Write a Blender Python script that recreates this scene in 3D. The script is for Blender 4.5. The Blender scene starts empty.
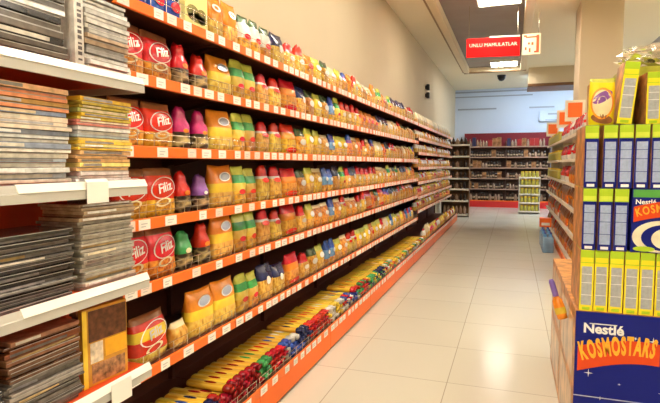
import bpy, bmesh, math, random
from mathutils import Vector, Matrix
random.seed(7)
S = bpy.context.scene
COL = S.collection
PI = math.pi

# ------------------------------------------------------------------ materials
def nt(name):
    m = bpy.data.materials.new(name); m.use_nodes = True
    t = m.node_tree; b = t.nodes['Principled BSDF']
    return m, t, b

def mat(name, c, rough=.5, metal=0, coat=0, spec=.35, emit=None, es=0, var=0.0, vscale=8, alpha=1, trans=0):
    m, t, b = nt(name)
    b.inputs['Base Color'].default_value = (*c, 1)
    b.inputs['Roughness'].default_value = rough
    b.inputs['Metallic'].default_value = metal
    b.inputs['Coat Weight'].default_value = coat*.5
    b.inputs['Specular IOR Level'].default_value = spec
    b.inputs['Coat Roughness'].default_value = .12
    b.inputs['Alpha'].default_value = alpha
    b.inputs['Transmission Weight'].default_value = trans
    if emit:
        b.inputs['Emission Color'].default_value = (*emit, 1)
        b.inputs['Emission Strength'].default_value = es
    if var:
        tc = t.nodes.new('ShaderNodeTexCoord'); n = t.nodes.new('ShaderNodeTexNoise')
        n.inputs['Scale'].default_value = vscale; n.inputs['Detail'].default_value = 3
        r = t.nodes.new('ShaderNodeValToRGB')
        r.color_ramp.elements[0].position = .3; r.color_ramp.elements[1].position = .7
        r.color_ramp.elements[0].color = (*[max(0, x*(1-var)) for x in c], 1)
        r.color_ramp.elements[1].color = (*[min(1, x*(1+var)) for x in c], 1)
        t.links.new(tc.outputs['Object'], n.inputs['Vector'])
        t.links.new(n.outputs['Fac'], r.inputs['Fac'])
        if 'film' in name: vary(t, b, r.outputs['Color'], .68, 1.1, .006)
        else: t.links.new(r.outputs['Color'], b.inputs['Base Color'])
    return m

def vary(t, b, src, lo, hi, hue=.015):
    oi = t.nodes.new('ShaderNodeObjectInfo'); hs = t.nodes.new('ShaderNodeHueSaturation')
    a = t.nodes.new('ShaderNodeMapRange'); a.inputs['To Min'].default_value = lo; a.inputs['To Max'].default_value = hi
    m1 = t.nodes.new('ShaderNodeMath'); m1.operation = 'MULTIPLY'; m1.inputs[1].default_value = 7.31
    m2 = t.nodes.new('ShaderNodeMath'); m2.operation = 'FRACT'
    h = t.nodes.new('ShaderNodeMapRange'); h.inputs['To Min'].default_value = .5-hue; h.inputs['To Max'].default_value = .5+hue
    L = t.links.new
    L(oi.outputs['Random'], a.inputs['Value']); L(a.outputs['Result'], hs.inputs['Value'])
    L(oi.outputs['Random'], m1.inputs[0]); L(m1.outputs[0], m2.inputs[0]); L(m2.outputs[0], h.inputs['Value']); L(h.outputs['Result'], hs.inputs['Hue'])
    L(src, hs.inputs['Color']); L(hs.outputs['Color'], b.inputs['Base Color'])

def pasta(name, cols, scale=45, stretch=(1, 1, 1), rough=.3, coat=.5, bump=.25):
    """small pieces seen through a clear wrapper"""
    m, t, b = nt(name)
    tc = t.nodes.new('ShaderNodeTexCoord'); mp = t.nodes.new('ShaderNodeMapping')
    mp.inputs['Scale'].default_value = stretch
    v = t.nodes.new('ShaderNodeTexVoronoi'); v.inputs['Scale'].default_value = scale
    n = t.nodes.new('ShaderNodeTexNoise'); n.inputs['Scale'].default_value = scale*.35; n.inputs['Detail'].default_value = 2
    mx = t.nodes.new('ShaderNodeMath'); mx.operation = 'ADD'
    m2 = t.nodes.new('ShaderNodeMath'); m2.operation = 'MULTIPLY'; m2.inputs[1].default_value = .55
    r = t.nodes.new('ShaderNodeValToRGB')
    els = r.color_ramp.elements
    for i, c in enumerate(cols):
        p = .18 + .62*i/(len(cols)-1)
        e = els[i] if i < 2 else els.new(p)
        e.position = p
        e.color = (*c, 1)
    L = t.links.new
    L(tc.outputs['Object'], mp.inputs['Vector']); L(mp.outputs['Vector'], v.inputs['Vector']); L(mp.outputs['Vector'], n.inputs['Vector'])
    L(v.outputs['Distance'], mx.inputs[0]); L(n.outputs['Fac'], mx.inputs[1]); L(mx.outputs[0], m2.inputs[0])
    L(m2.outputs[0], r.inputs['Fac']); vary(t, b, r.outputs['Color'], .62, 1.08, .02)
    bp = t.nodes.new('ShaderNodeBump'); bp.inputs['Strength'].default_value = bump; bp.inputs['Distance'].default_value = .01
    L(v.outputs['Distance'], bp.inputs['Height']); L(bp.outputs['Normal'], b.inputs['Normal'])
    b.inputs['Roughness'].default_value = rough; b.inputs['Coat Weight'].default_value = coat*.35; b.inputs['Specular IOR Level'].default_value = .3
    return m

M = {}
M['cream_wall'] = mat('cream wall paint', (.62, .52, .365), .75, var=.02, vscale=1.5)
M['ceiling'] = mat('ceiling paint', (.92, .82, .62), .8)
M['back_wall'] = mat('wall paint with cool light tint', (.62, .69, .82), .6, var=.03, vscale=1)  # bluish cast of the far-end light is put into the wall colour
M['recess_grey'] = mat('shaded grey recess paint', (.36, .31, .29), .8, var=.05, vscale=2)  # unlit look of the recess is put into its grey
M['trim'] = mat('cream trim', (.84, .70, .48), .5)
M['trim_dark'] = mat('brown trim', (.34, .22, .11), .5)
M['brown'] = mat('brown fascia', (.16, .075, .03), .45)
M['rail_grey'] = mat('grey rail', (.33, .36, .42), .4)
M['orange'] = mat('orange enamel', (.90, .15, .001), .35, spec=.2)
M['orange_in'] = mat('orange red panel', (.62, .06, .008), .4)
M['railo'] = mat('orange price rail plastic', (.86, .17, .022), .35, spec=.2)
M['tag'] = mat('white price card', (.9, .86, .78), .4)
M['tagp'] = mat('pale pink price card', (.9, .70, .60), .4)
M['ink'] = mat('dark ink', (.03, .03, .035), .5)
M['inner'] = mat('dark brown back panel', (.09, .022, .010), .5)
M['kick_dark'] = mat('dark plinth', (.05, .03, .02), .6)
M['chrome'] = mat('chromed wire', (.75, .68, .55), .2, metal=1)
M['white_metal'] = mat('white enamel', (.80, .76, .66), .35, coat=.2)
M['white_lip'] = mat('ivory label strip', (.92, .89, .80), .3, coat=.3)
M['grey_lip'] = mat('grey shelf edge', (.50, .48, .42), .4)
M['black'] = mat('black plastic', (.015, .014, .016), .35)
M['red'] = mat('red film', (.72, .012, .01), .25, coat=.6, var=.25, vscale=18)
M['maroon'] = mat('maroon film', (.33, .008, .012), .25, coat=.6, var=.35, vscale=30)
M['magenta'] = mat('magenta film', (.50, .02, .16), .25, coat=.6, var=.3, vscale=25)
M['purple'] = mat('purple film', (.30, .10, .42), .25, coat=.6, var=.25, vscale=25)
M['green'] = mat('green film', (.05, .36, .09), .25, coat=.6, var=.35, vscale=25)
M['dkgreen'] = mat('dark green film', (.06, .13, .05), .25, coat=.6, var=.4, vscale=25)
M['blue'] = mat('blue film', (.04, .10, .48), .25, coat=.6, var=.35, vscale=25)
M['ltblue'] = mat('sky blue film', (.16, .33, .60), .25, coat=.6, var=.3, vscale=25)
M['navy'] = mat('navy film', (.012, .018, .09), .25, coat=.6, var=.3, vscale=25)
M['or_film'] = mat('orange film', (.90, .26, .02), .25, coat=.6, var=.25, vscale=16)
M['yel_film'] = mat('yellow film', (.92, .62, .05), .25, coat=.6, var=.15, vscale=16)
M['lime'] = mat('lime film', (.66, .70, .10), .25, coat=.6, var=.2, vscale=16)
M['white_film'] = mat('white film', (.88, .84, .76), .3, coat=.5, var=.08, vscale=25)
M['cream_film'] = mat('cream film', (.86, .72, .42), .3, coat=.5, var=.15, vscale=20)
M['brown_film'] = mat('brown film', (.28, .09, .03), .3, coat=.5, var=.3, vscale=20)
M['silver'] = mat('silver blue foil', (.42, .46, .55), .25, metal=.5)
M['gold'] = pasta('golden pasta pieces', [(.12, .03, .003), (.64, .26, .016), (.92, .55, .07)], 36)
M['gold2'] = pasta('amber pasta pieces', [(.14, .03, .003), (.66, .21, .010), (.93, .48, .05)], 48)
M['gold3'] = pasta('light pasta twists', [(.15, .045, .004), (.70, .34, .035), (.95, .66, .15)], 30, (1, 1.8, 1))
M['gold4'] = pasta('orange pasta pieces', [(.18, .025, .003), (.76, .17, .008), (.93, .48, .05)], 28)
M['swirl'] = pasta('dark packet with cream swirls', [(.01, .008, .006), (.05, .025, .015), (.75, .52, .22)], 26, (1, .6, 1.6))
M['greeny'] = pasta('green and yellow packet', [(.10, .22, .03), (.75, .52, .06), (.93, .72, .22)], 22)
M['spag'] = pasta('yellow spaghetti', [(.70, .36, .02), (.93, .60, .05), (.98, .74, .16)], 60, (.06, 1.6, 1.6), bump=.12)

# ------------------------------------------------------------------ mesh builder
class MB:
    def __init__(s): s.v = []; s.f = []; s.m = []
    def add(s, vs, fs, mi=0):
        o = len(s.v); s.v += [tuple(v) for v in vs]
        for f in fs: s.f.append([i+o for i in f]); s.m.append(mi)
        return s
    def box(s, a, b, mi=0):
        x0, x1 = sorted((a[0], b[0])); y0, y1 = sorted((a[1], b[1])); z0, z1 = sorted((a[2], b[2]))
        vs = [(x0,y0,z0),(x1,y0,z0),(x1,y1,z0),(x0,y1,z0),(x0,y0,z1),(x1,y0,z1),(x1,y1,z1),(x0,y1,z1)]
        return s.add(vs, [(0,3,2,1),(4,5,6,7),(0,1,5,4),(1,2,6,5),(2,3,7,6),(3,0,4,7)], mi)
    def bbox(s, a, b, r=.003, mi=0):
        """box with chamfered edges"""
        bm = bmesh.new()
        bmesh.ops.create_cube(bm, size=1)
        for v in bm.verts:
            v.co = Vector([a[i] + (v.co[i]+.5)*(b[i]-a[i]) for i in range(3)])
        bmesh.ops.bevel(bm, geom=list(bm.edges), offset=r, segments=2, affect='EDGES', profile=.6)
        bm.verts.index_update()
        s.add([v.co[:] for v in bm.verts], [[v.index for v in f.verts] for f in bm.faces], mi); bm.free()
        return s
    def tube(s, p, q, r, n=6, mi=0, r2=None):
        p = Vector(p); q = Vector(q); d = (q-p).normalized(); r2 = r if r2 is None else r2
        a = d.orthogonal().normalized(); b = d.cross(a)
        vs = []
        for c, rr in ((p, r), (q, r2)):
            for i in range(n):
                t = 2*PI*i/n; vs.append(c + rr*(a*math.cos(t)+b*math.sin(t)))
        fs = [(i, (i+1) % n, n+(i+1) % n, n+i) for i in range(n)] + [tuple(range(n))[::-1], tuple(range(n, 2*n))]
        return s.add(vs, fs, mi)
    def lathe(s, prof, n=14, mi=0, c=(0, 0, 0), mis=None):
        vs = []
        for r, z in prof:
            for i in range(n):
                t = 2*PI*i/n; vs.append((c[0]+r*math.cos(t), c[1]+r*math.sin(t), c[2]+z))
        k = len(prof)
        for j in range(k-1):
            o = len(s.v)
            fs = [(j*n+i, j*n+(i+1) % n, (j+1)*n+(i+1) % n, (j+1)*n+i) for i in range(n)]
            mm = mis[j] if mis else mi
            s._pend = getattr(s, '_pend', [])
            s._pend.append((fs, mm))
        o = len(s.v); s.v += vs
        for fs, mm in s._pend:
            for f in fs: s.f.append([i+o for i in f]); s.m.append(mm)
        s._pend = []
        s.f.append([o+i for i in range(n)][::-1]); s.m.append(mis[0] if mis else mi)
        s.f.append([o+(k-1)*n+i for i in range(n)]); s.m.append(mis[-1] if mis else mi)
        return s
    def prism(s, poly, axis, a, b, mi=0):
        """poly: 2-D outline in the plane square to axis"""
        def P(u, w, h):
            return {'x': (h, u, w), 'y': (u, h, w), 'z': (u, w, h)}[axis]
        n = len(poly)
        vs = [P(u, w, a) for u, w in poly] + [P(u, w, b) for u, w in poly]
        fs = [tuple(range(n))[::-1], tuple(range(n, 2*n))] + [(i, (i+1) % n, n+(i+1) % n, n+i) for i in range(n)]
        return s.add(vs, fs, mi)
    def xf(s, mtx):
        s.v = [tuple(mtx @ Vector(v)) for v in s.v]; return s
    def mesh(s, name, mats, smooth=False):
        me = bpy.data.meshes.new(name); me.from_pydata(s.v, [], s.f)
        for m in (mats if isinstance(mats, (list, tuple)) else [mats]): me.materials.append(m)
        me.polygons.foreach_set('material_index', s.m)
        bm = bmesh.new(); bm.from_mesh(me); bmesh.ops.recalc_face_normals(bm, faces=bm.faces); bm.to_mesh(me); bm.free()
        if smooth: me.polygons.foreach_set('use_smooth', [True]*len(me.polygons))
        me.update(); return me
    def obj(s, name, mats, parent=None, smooth=False, link=True):
        o = bpy.data.objects.new(name, s.mesh(name, mats, smooth))
        if link: COL.objects.link(o)
        if parent: o.parent = parent
        return o

def tag(o, label=None, cat=None, group=None, kind=None):
    if label: o['label'] = label
    if cat: o['category'] = cat
    if group: o['group'] = group
    if kind: o['kind'] = kind
    return o
def empty(name, loc, label, cat, group=None, rz=0):
    o = bpy.data.objects.new(name, None); COL.objects.link(o)
    o.empty_display_size = .05
    o.location = loc; o.rotation_euler.z = rz
    return tag(o, label, cat, group)
KIDS = {}
def proto(o, kids=()):
    KIDS[o.name] = list(kids)
    for k in kids: k.parent = o
    return o
def place(p, loc, rot=(0, 0, 0), scale=(1, 1, 1), label=None, cat=None, group=None, parts=True):
    c = p.copy(); COL.objects.link(c); c.location = loc; c.rotation_euler = rot; c.scale = scale
    tag(c, label, cat, group)
    if parts:
        for k in KIDS[p.name]:
            d = k.copy(); COL.objects.link(d); d.parent = c
            for g in KIDS.get(k.name, []):
                e = g.copy(); COL.objects.link(e); e.parent = d
    return c
ONES = 'zeroth first second third fourth fifth sixth seventh eighth ninth tenth eleventh twelfth thirteenth fourteenth fifteenth sixteenth seventeenth eighteenth nineteenth'.split()
TENS = 'x x twenty thirty forty fifty sixty seventy eighty ninety'.split()
def nth(n):
    if n < 20: return ONES[n]
    if n >= 100: return 'hundred-and-' + nth(n-100) if n > 100 else 'hundredth'
    t, u = divmod(n, 10)
    return (TENS[t][:-1]+'ieth') if u == 0 else TENS[t]+'-'+ONES[u]

def text_mb(txt, size, depth=.0008, shear=0, bold=0):
    """letters in the x-y plane as an MB, centred"""
    cu = bpy.data.curves.new('lettering', 'FONT'); cu.body = txt; cu.size = size; cu.extrude = depth
    cu.shear = shear; cu.align_x = 'CENTER'; cu.align_y = 'CENTER'; cu.resolution_u = 3; cu.offset = bold
    ob = bpy.data.objects.new('lettering', cu); COL.objects.link(ob)
    bpy.context.view_layer.update()
    me = bpy.data.meshes.new_from_object(ob.evaluated_get(bpy.context.evaluated_depsgraph_get()))
    mb = MB(); mb.add([v.co[:] for v in me.vertices], [list(p.vertices) for p in me.polygons])
    bpy.data.objects.remove(ob); bpy.data.curves.remove(cu); bpy.data.meshes.remove(me)
    return mb

# facing frames: letters (x right, y up, z out) onto a surface looking +X or -Y
FACE_X = Matrix(((0, 0, 1, 0), (1, 0, 0, 0), (0, 1, 0, 0), (0, 0, 0, 1)))
FACE_NY = Matrix(((1, 0, 0, 0), (0, 0, -1, 0), (0, 1, 0, 0), (0, 0, 0, 1)))

# ------------------------------------------------------------------ the room
ZC = 4.14; XL = -2.0; XR = 6.5; YB = 19.4; YF = -3.0
fm, ft, fb = nt('glossy cream floor tiles')
tc = ft.nodes.new('ShaderNodeTexCoord'); mp = ft.nodes.new('ShaderNodeMapping')
mp.inputs['Location'].default_value = (1.11, -3.55+.72*10, 0)
br = ft.nodes.new('ShaderNodeTexBrick'); br.offset = 0; br.squash = 1
br.inputs['Scale'].default_value = 1
br.inputs['Brick Width'].default_value = .72; br.inputs['Row Height'].default_value = .72
br.inputs['Mortar Size'].default_value = .0035; br.inputs['Mortar Smooth'].default_value = .2
br.inputs['Color1'].default_value = (.65, .62, .51, 1); br.inputs['Color2'].default_value = (.68, .65, .54, 1)
br.inputs['Mortar'].default_value = (.40, .36, .28, 1)
nz = ft.nodes.new('ShaderNodeTexNoise'); nz.inputs['Scale'].default_value = 1.3
mr = ft.nodes.new('ShaderNodeMapRange'); mr.inputs['To Min'].default_value = .14; mr.inputs['To Max'].default_value = .26
fb.inputs['Specular IOR Level'].default_value = .4
ft.links.new(tc.outputs['Object'], mp.inputs['Vector']); ft.links.new(mp.outputs['Vector'], br.inputs['Vector'])
ft.links.new(br.outputs['Color'], fb.inputs['Base Color'])
ft.links.new(tc.outputs['Object'], nz.inputs['Vector']); ft.links.new(nz.outputs['Fac'], mr.inputs['Value'])
ft.links.new(mr.outputs['Result'], fb.inputs['Roughness'])
M['floor'] = fm

def struct(name, mb, m): return tag(mb.obj(name, m), kind='structure')
struct('floor', MB().box((XL-.2, YF-.2, -.1), (XR+.2, YB+.2, 0)), M['floor'])
struct('wall_left', MB().box((XL-.2, YF-.2, 0), (XL, YB+.2, ZC+.4)), M['cream_wall'])
struct('wall_right', MB().box((XR, YF-.2, 0), (XR+.2, YB+.2, ZC+.4)), M['cream_wall'])
struct('wall_back', MB().box((XL, YB, 0), (XR, YB+.2, ZC+.4)), M['back_wall'])
struct('wall_front', MB().box((XL, YF-.2, 0), (XR, YF, ZC+.4)), M['cream_wall'])
RX0, RX1, RY1 = -1.24, .14, 15.7       # long recess over the aisle
QX0 = 2.81                             # second recess on the right
ZR = ZC+.14
cb = MB()
cb.box((XL, YF, ZC), (RX0, YB, ZC+.12)).box((RX1, YF, ZC), (QX0, YB, ZC+.12))
cb.box((RX0, RY1, ZC), (RX1, YB, ZC+.12)).box((QX0, 16.5, ZC), (XR, YB, ZC+.12))
struct('ceiling', cb, M['ceiling'])
rb = MB().box((RX0-.05, YF, ZR), (RX1+.05, RY1+.05, ZR+.1)).box((QX0-.05, YF, ZR), (XR, 16.55, ZR+.1))
struct('ceiling_recess', rb, M['recess_grey'])
struct('trim_1', MB().prism([(RX0-.15, ZC), (RX0, ZC), (RX0, ZC-.035), (RX0-.03, ZC-.035), (RX0-.12, ZC-.02), (RX0-.15, ZC-.012)], 'y', YF, RY1), M['trim'])
struct('trim_2', MB().prism([(RX1+.16, ZC), (RX1, ZC), (RX1, ZC-.035), (RX1+.03, ZC-.035), (RX1+.13, ZC-.02), (RX1+.16, ZC-.012)], 'y', YF, RY1), M['trim'])
struct('trim_3', MB().box((RX0-.15, RY1, ZC-.03), (RX1+.16, RY1+.14, ZC)), M['trim_dark'])
struct('trim_4', MB().prism([(RX0-.18, ZC), (RX0-.151, ZC), (RX0-.151, ZC-.02), (RX0-.18, ZC-.02)], 'y', YF, RY1), M['trim_dark'])
# column and dropped beam
struct('column', MB().bbox((.985, 9.4, 0), (1.60, 10.2, ZC), .012), M['cream_wall'])
bm_ = MB().box((.36, 15.5, 3.70), (2.75, 16.6, ZC), 0).box((.352, 15.49, 3.62), (2.75, 16.61, 3.70), 1)
struct('ceiling_beam', bm_, [M['cream_wall'], M['brown']])
# rails on the back wall
struct('trim_5', MB().box((XL, YB-.05, 4.02), (.6, YB, 4.07)).box((XL, YB-.03, 3.86), (.6, YB, 3.9)), M['rail_grey'])
struct('trim_6', MB().box((XL+.1, YB-.03, 3.42), (-.58, YB, 3.47)).box((.5, YB-.03, 3.42), (1.3, YB, 3.47)), M['rail_grey'])
w = empty('air_conditioner', (1.12, YB, 2.95), 'pale wall air conditioner on the back wall', 'air conditioner')
MB().bbox((-.3, -.10, 0), (.35, 0, .36), .02).obj('housing', M['back_wall'], w)
MB().box((-.02, -.108, .22), (.3, -.1, .28)).obj('vent', M['rail_grey'], w)
MB().box((-.1, -.108, .03), (.3, -.1, .06)).obj('louvre', M['rail_grey'], w)

# ------------------------------------------------------------------ lamps
warm = mat('warm fluorescent tube', (1, 1, 1), emit=(1, .91, .77), es=50)
neut = mat('white fluorescent tube', (1, 1, 1), emit=(1, .95, .88), es=40)
added_coolbar = mat('added cool lamp tube', (1, 1, 1), emit=(.55, .75, 1), es=190)
cool = mat('added cool fluorescent tube', (1, 1, 1), emit=(.60, .78, 1), es=46)
def lamp(x, y, m, label):
    r = empty('ceiling_light', (x, y, ZR), label, 'ceiling light', 'ceiling lights in the recesses')
    MB().box((-.36, -.36, -.02), (.36, .36, 0)).obj('housing', M['white_metal'], r)
    f = MB()
    for a in (-.36, .34): f.box((a, -.36, -.075), (a+.02, .36, -.02)).box((-.34, a, -.075), (.34, a+.02, -.02))
    for k in range(3): f.box((-.175+.17*k, -.34, -.07), (-.165+.17*k, .34, -.02))
    f.obj('frame', M['white_metal'], r)
    for k in range(4):
        c = -.255+.17*k
        MB().bbox((c-.048, -.33, -.062), (c+.048, .33, -.03), .01).obj('tube', m, r)
lamp(-.28, 15.15, neut, 'four-tube ceiling light at the far end of the long recess, behind the sign')
lamp(-.27, 9.2, warm, 'four-tube ceiling light in the long recess in front of the red sign')
for y, t in ((5.8, 'first'), (3.4, 'second'), (1.2, 'third'), (-.8, 'fourth'), (-2.4, 'fifth')): lamp(-.4, y, warm, '%s added unseen four-tube ceiling light in the recess above and behind the viewer' % t)  # unseen lights added to brighten the near shelves and display
for y, m, t in ((15.0, cool, 'added cool farthest'), (11.2, warm, 'far'), (7.0, warm, 'visible near'), (3.4, warm, 'added nearer'), (0, warm, 'nearest')):  # two nearest pairs added for brightness, farthest pair for cool light at the back
    lamp(3.5, y, m, '%s four-tube ceiling light in the right-hand recess' % t)
    lamp(5.3, y, m, '%s four-tube ceiling light in the right-hand recess by the wall' % t)
# unseen cool lamps added behind the beam to tint the far end blue
for x, t in ((.8, 'left'), (1.5, 'middle'), (2.2, 'right')):
    r = empty('ceiling_light', (x, 17.1, ZC), 'added cool lamp bar hidden on the ceiling behind the dropped beam, %s one' % t, 'ceiling light', 'added lamp bars behind the dropped beam')
    MB().box((-.30, -.07, -.03), (.30, .07, 0)).obj('housing', M['white_metal'], r)
    MB().bbox((-.28, -.055, -.055), (.28, .055, -.03), .006).obj('tube', added_coolbar, r)

# ------------------------------------------------------------------ hanging sign
r = empty('hanging_sign', (-.385, 9.75, 3.385), 'red hanging aisle sign with pale lettering under the ceiling recess', 'sign', rz=.12)
MB().bbox((-.44, -.012, 0), (.46, .012, .33), .004).obj('panel', mat('red sign panel', (.80, .006, .006), .45, spec=.1), r)
MB().box((-.05, -.015, .331), (.46, .015, .352)).obj('top_rail', M['tag'], r)
text_mb('UNLU MAMULATLAR', .086).xf(Matrix.Translation((.01, -.0125, .205)) @ FACE_NY).obj('lettering', mat('pale sign lettering', (.95, .55, .42), .4), r)
for x in (-.4, .42): MB().tube((x, 0, .34), (x, 0, ZR-3.385), .004).obj('hanger', M['chrome'], r)
r = empty('store_emblem', (.185, 9.85, 3.41), 'cream panel with red bracket emblem beside the red aisle sign', 'sign')
MB().bbox((-.075, -.008, -.01), (.225, .008, .345), .004).obj('panel', mat('cream emblem panel', (.86, .72, .50), .4), r)
e = MB()
def bar(x0, z0, x1, z1): e.box((x0, -.012, z0), (x1, -.007, z1))
bar(.155, .02, .20, .32); bar(-.02, .275, .16, .30); bar(-.05, .295, .0, .325); bar(.12, .02, .16, .05)
bar(.02, .16, .05, .20); bar(.075, .15, .11, .20); bar(-.03, .07, .0, .12); bar(.035, .03, .065, .1)
e.obj('emblem', mat('red emblem', (.72, .09, .03), .4), r)
MB().tube((.19, 0, .345), (.19, 0, ZC-3.41), .004).obj('hanger', M['chrome'], r)
# small wall fittings and ceiling dome
for z, t in ((3.25, 'upper'), (3.06, 'lower')):
    r = empty('wall_speaker', (XL, 12.6, z), 'small black wall speaker on the left wall, %s one of two' % t, 'speaker', 'two small black speakers on the left wall')
    MB().box((0, -.03, .03), (.03, .03, .11)).obj('bracket', M['black'], r)
    MB().bbox((.025, -.05, 0), (.10, .05, .14), .015).obj('cabinet', M['black'], r)
r = empty('ceiling_camera', (-.37, 16.55, ZC), 'small black dome camera on the ceiling beyond the recess', 'camera')
MB().lathe([(.12, -.04), (.13, 0)], 16).obj('base', M['black'], r)
MB().lathe([(.02, -.17), (.07, -.15), (.105, -.10), (.115, -.04)], 16).obj('dome', M['black'], r, smooth=True)

# ------------------------------------------------------------------ pasta bags
def bag_section(w, h, t, tie, f):
    """half width, half thickness at height fraction f"""
    if tie:
        if f < .55:
            a = 1-.08*abs(f-.3); return w/2*a, t/2*(1 if f > .08 else .8)
        if f < .76:
            k = (f-.55)/.21; return w/2*(1-.30*k*k)*.98, t/2*(1-.45*k)
        if f < .90:
            k = (f-.76)/.14; return w/2*(.69-.02*k), t/2*(.55-.05*k)
        k = (f-.90)/.10; return w/2*(.67-.24*k*k), t/2*(.50-.30*k*k)
    tk = 1 if .12 < f < .55 else (.82+.18*f/.12 if f <= .12 else max(.05, 1-((f-.55)/.45)**1.4))
    return w/2*(.95+.05*math.sin(PI*min(1, f*1.15))), t/2*tk
def make_bag(name, w, h, t, mats, cuts, tie=False, badge=None, seed=0, n=16, rings=15):
    """mats: body materials from the bottom up, cuts: height fractions between them"""
    rnd = random.Random(seed)
    mb = MB(); vs = []
    ph = [rnd.uniform(0, 6) for _ in range(4)]
    fs_ = [i/(rings-1) for i in range(rings)]
    for f in fs_:
        a, b = bag_section(w, h, t, tie, f)
        for i in range(n):
            th = 2*PI*i/n; c, s = math.cos(th), math.sin(th)
            e = .62
            x = b*math.copysign(abs(c)**e, c); y = a*math.copysign(abs(s)**e, s)
            wr = 1 + .05*math.sin(5*th+ph[0]+9*f)*(.4+f) + .04*math.sin(3*th+ph[1]-14*f)
            if tie and f > .7: wr = 1 + .14*math.sin(6*th+ph[2])
            zz = h*f + (rnd.uniform(-1, 1)*.012 if tie and f == 1 else 0) + .004*math.sin(2*th+ph[3])*(f > .9)
            vs.append((x*wr, y*(1+.3*(wr-1)), zz))
    for j in range(rings-1):
        fm_ = (fs_[j]+fs_[j+1])/2; mi = sum(fm_ > c for c in cuts)
        o = [(j*n+i, j*n+(i+1) % n, (j+1)*n+(i+1) % n, (j+1)*n+i) for i in range(n)]
        for q in o: mb.f.append(list(q)); mb.m.append(mi)
    mb.v = vs
    mb.f.append(list(range(n))[::-1]); mb.m.append(0)
    mb.f.append(list(range((rings-1)*n, rings*n))); mb.m.append(len(mats)-1)
    o = mb.obj(name, [M[m] for m in mats], smooth=True, link=False)
    o.data['dims'] = (w, h, t)
    return o
def front(o_dims, tie, y, z):
    w, h, t = o_dims; a, b = bag_section(w, h, t, tie, min(.98, max(0.02, z/h)))
    k = min(.98, abs(y)/a)
    s = k**(1/.62); c = math.sqrt(max(0, 1-s*s))
    return b*c**.62*1.04+(.0012 if tie else .003)
def patch(dims, cy, cz, ry, rz, m, name, tie=False, hole=0, tilt=0, n=20, inner=None):
    """an ellipse (or ring) of print lying on the bag front"""
    mb = MB(); rr = [hole, 1] if hole else [0.001, .5, 1]
    vs = []
    for q in rr:
        for i in range(n):
            th = 2*PI*i/n; y = q*ry*math.cos(th); z = q*rz*math.sin(th)
            y, z = cy+y*math.cos(tilt)-z*math.sin(tilt), cz+y*math.sin(tilt)+z*math.cos(tilt)
            vs.append((front(dims, tie, y, z)+.0015, y, z))
    fs = []
    for j in range(len(rr)-1):
        fs += [(j*n+i, j*n+(i+1) % n, (j+1)*n+(i+1) % n, (j+1)*n+i) for i in range(n)]
    mb.add(vs, fs)
    return mb.obj(name, M[m], link=False, smooth=True)
def rect_patch(dims, cy, cz, ry, rz, m, name, tie=False, n=7):
    vs = [(front(dims, tie, cy+ry*(2*i/(n-1)-1), cz+rz*(2*j/(n-1)-1))+.0015, cy+ry*(2*i/(n-1)-1), cz+rz*(2*j/(n-1)-1)) for j in range(n) for i in range(n)]
    fs = [(j*n+i, j*n+i+1, (j+1)*n+i+1, (j+1)*n+i) for j in range(n-1) for i in range(n-1)]
    return MB().add(vs, fs).obj(name, M[m], link=False, smooth=True)
def wrap_text(txt, size, dims, cy, cz, m, name, rot=0, shear=.25, bold=.0008):
    mb = text_mb(txt, size, .0006, shear, bold)
    c, s = math.cos(rot), math.sin(rot)
    out = []
    for x, y, z in mb.v:
        yy, zz = cy+x*c-y*s, cz+x*s+y*c
        out.append((front(dims, False, yy, zz)+.003+z, yy, zz))
    mb.v = out
    return mb.obj(name, M[m], link=False)

P = {}; LOOK = {}
def style(key, look, w, h, t, mats, cuts, tie=False, extra=None, name='pasta_bag'):
    P[key] = []; LOOK[key] = look
    for sd in range(2):
        o = make_bag(name, w, h, t, mats, cuts, tie, seed=hash(key) % 97 + sd if False else sum(map(ord, key))+sd*31)
        kids = extra((w, h, t)) if extra else []
        P[key].append((proto(o, kids), w, h, t))
def filiz(d):
    w, h, t = d
    return [patch(d, .0, h*.60, w*.42, h*.215, 'white_film', 'brand_oval', hole=.93, tilt=.25),
            wrap_text('Filiz', h*.265, d, .0, h*.60, 'white_film', 'brand_lettering', rot=.22),
            patch(d, -w*.05, h*.30, w*.25, h*.085, 'cream_film', 'picture_band', hole=.7, tilt=.15)]
def oval(d):
    w, h, t = d
    return [patch(d, .01, h*.73, w*.27, h*.105, 'white_film', 'badge_rim', hole=.8, tilt=.15), patch(d, .01, h*.73, w*.215, h*.085, 'silver', 'oval_badge', tilt=.15)]
def spot(m, fz=.5, a=.3, b=.15, name='label', tie=False, hole=0):
    return lambda d: [patch(d, 0, d[1]*fz, d[0]*a, d[1]*b, m, name, tie=tie, hole=hole)]
style('filiz', 'red bag with white oval lettering', .205, .235, .085, ['gold2', 'red', 'brown_film'], [.34, .86], extra=filiz)
style('redtie', 'slim red bag with knotted top', .115, .205, .08, ['swirl', 'red'], [.40], True, spot('or_film', .50, .2, .06, tie=True))
style('magtie', 'slim magenta bag with knotted top', .115, .205, .08, ['swirl', 'magenta'], [.40], True, spot('or_film', .46, .2, .05, tie=True))
style('purtie', 'slim purple bag with knotted top', .115, .205, .08, ['swirl', 'purple'], [.40], True, spot('white_film', .50, .16, .05, tie=True))
style('grntie', 'slim green bag with knotted top', .115, .205, .08, ['swirl', 'green'], [.40], True, spot('cream_film', .50, .2, .07, tie=True))
style('oval', 'orange bag with silver oval badge', .225, .235, .09, ['gold3', 'yel_film', 'or_film'], [.38, .58], extra=oval)
style('green', 'yellow bag with green header', .135, .23, .075, ['gold', 'greeny', 'green', 'lime'], [.36, .56, .80], extra=spot('red', .34, .25, .07))
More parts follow.
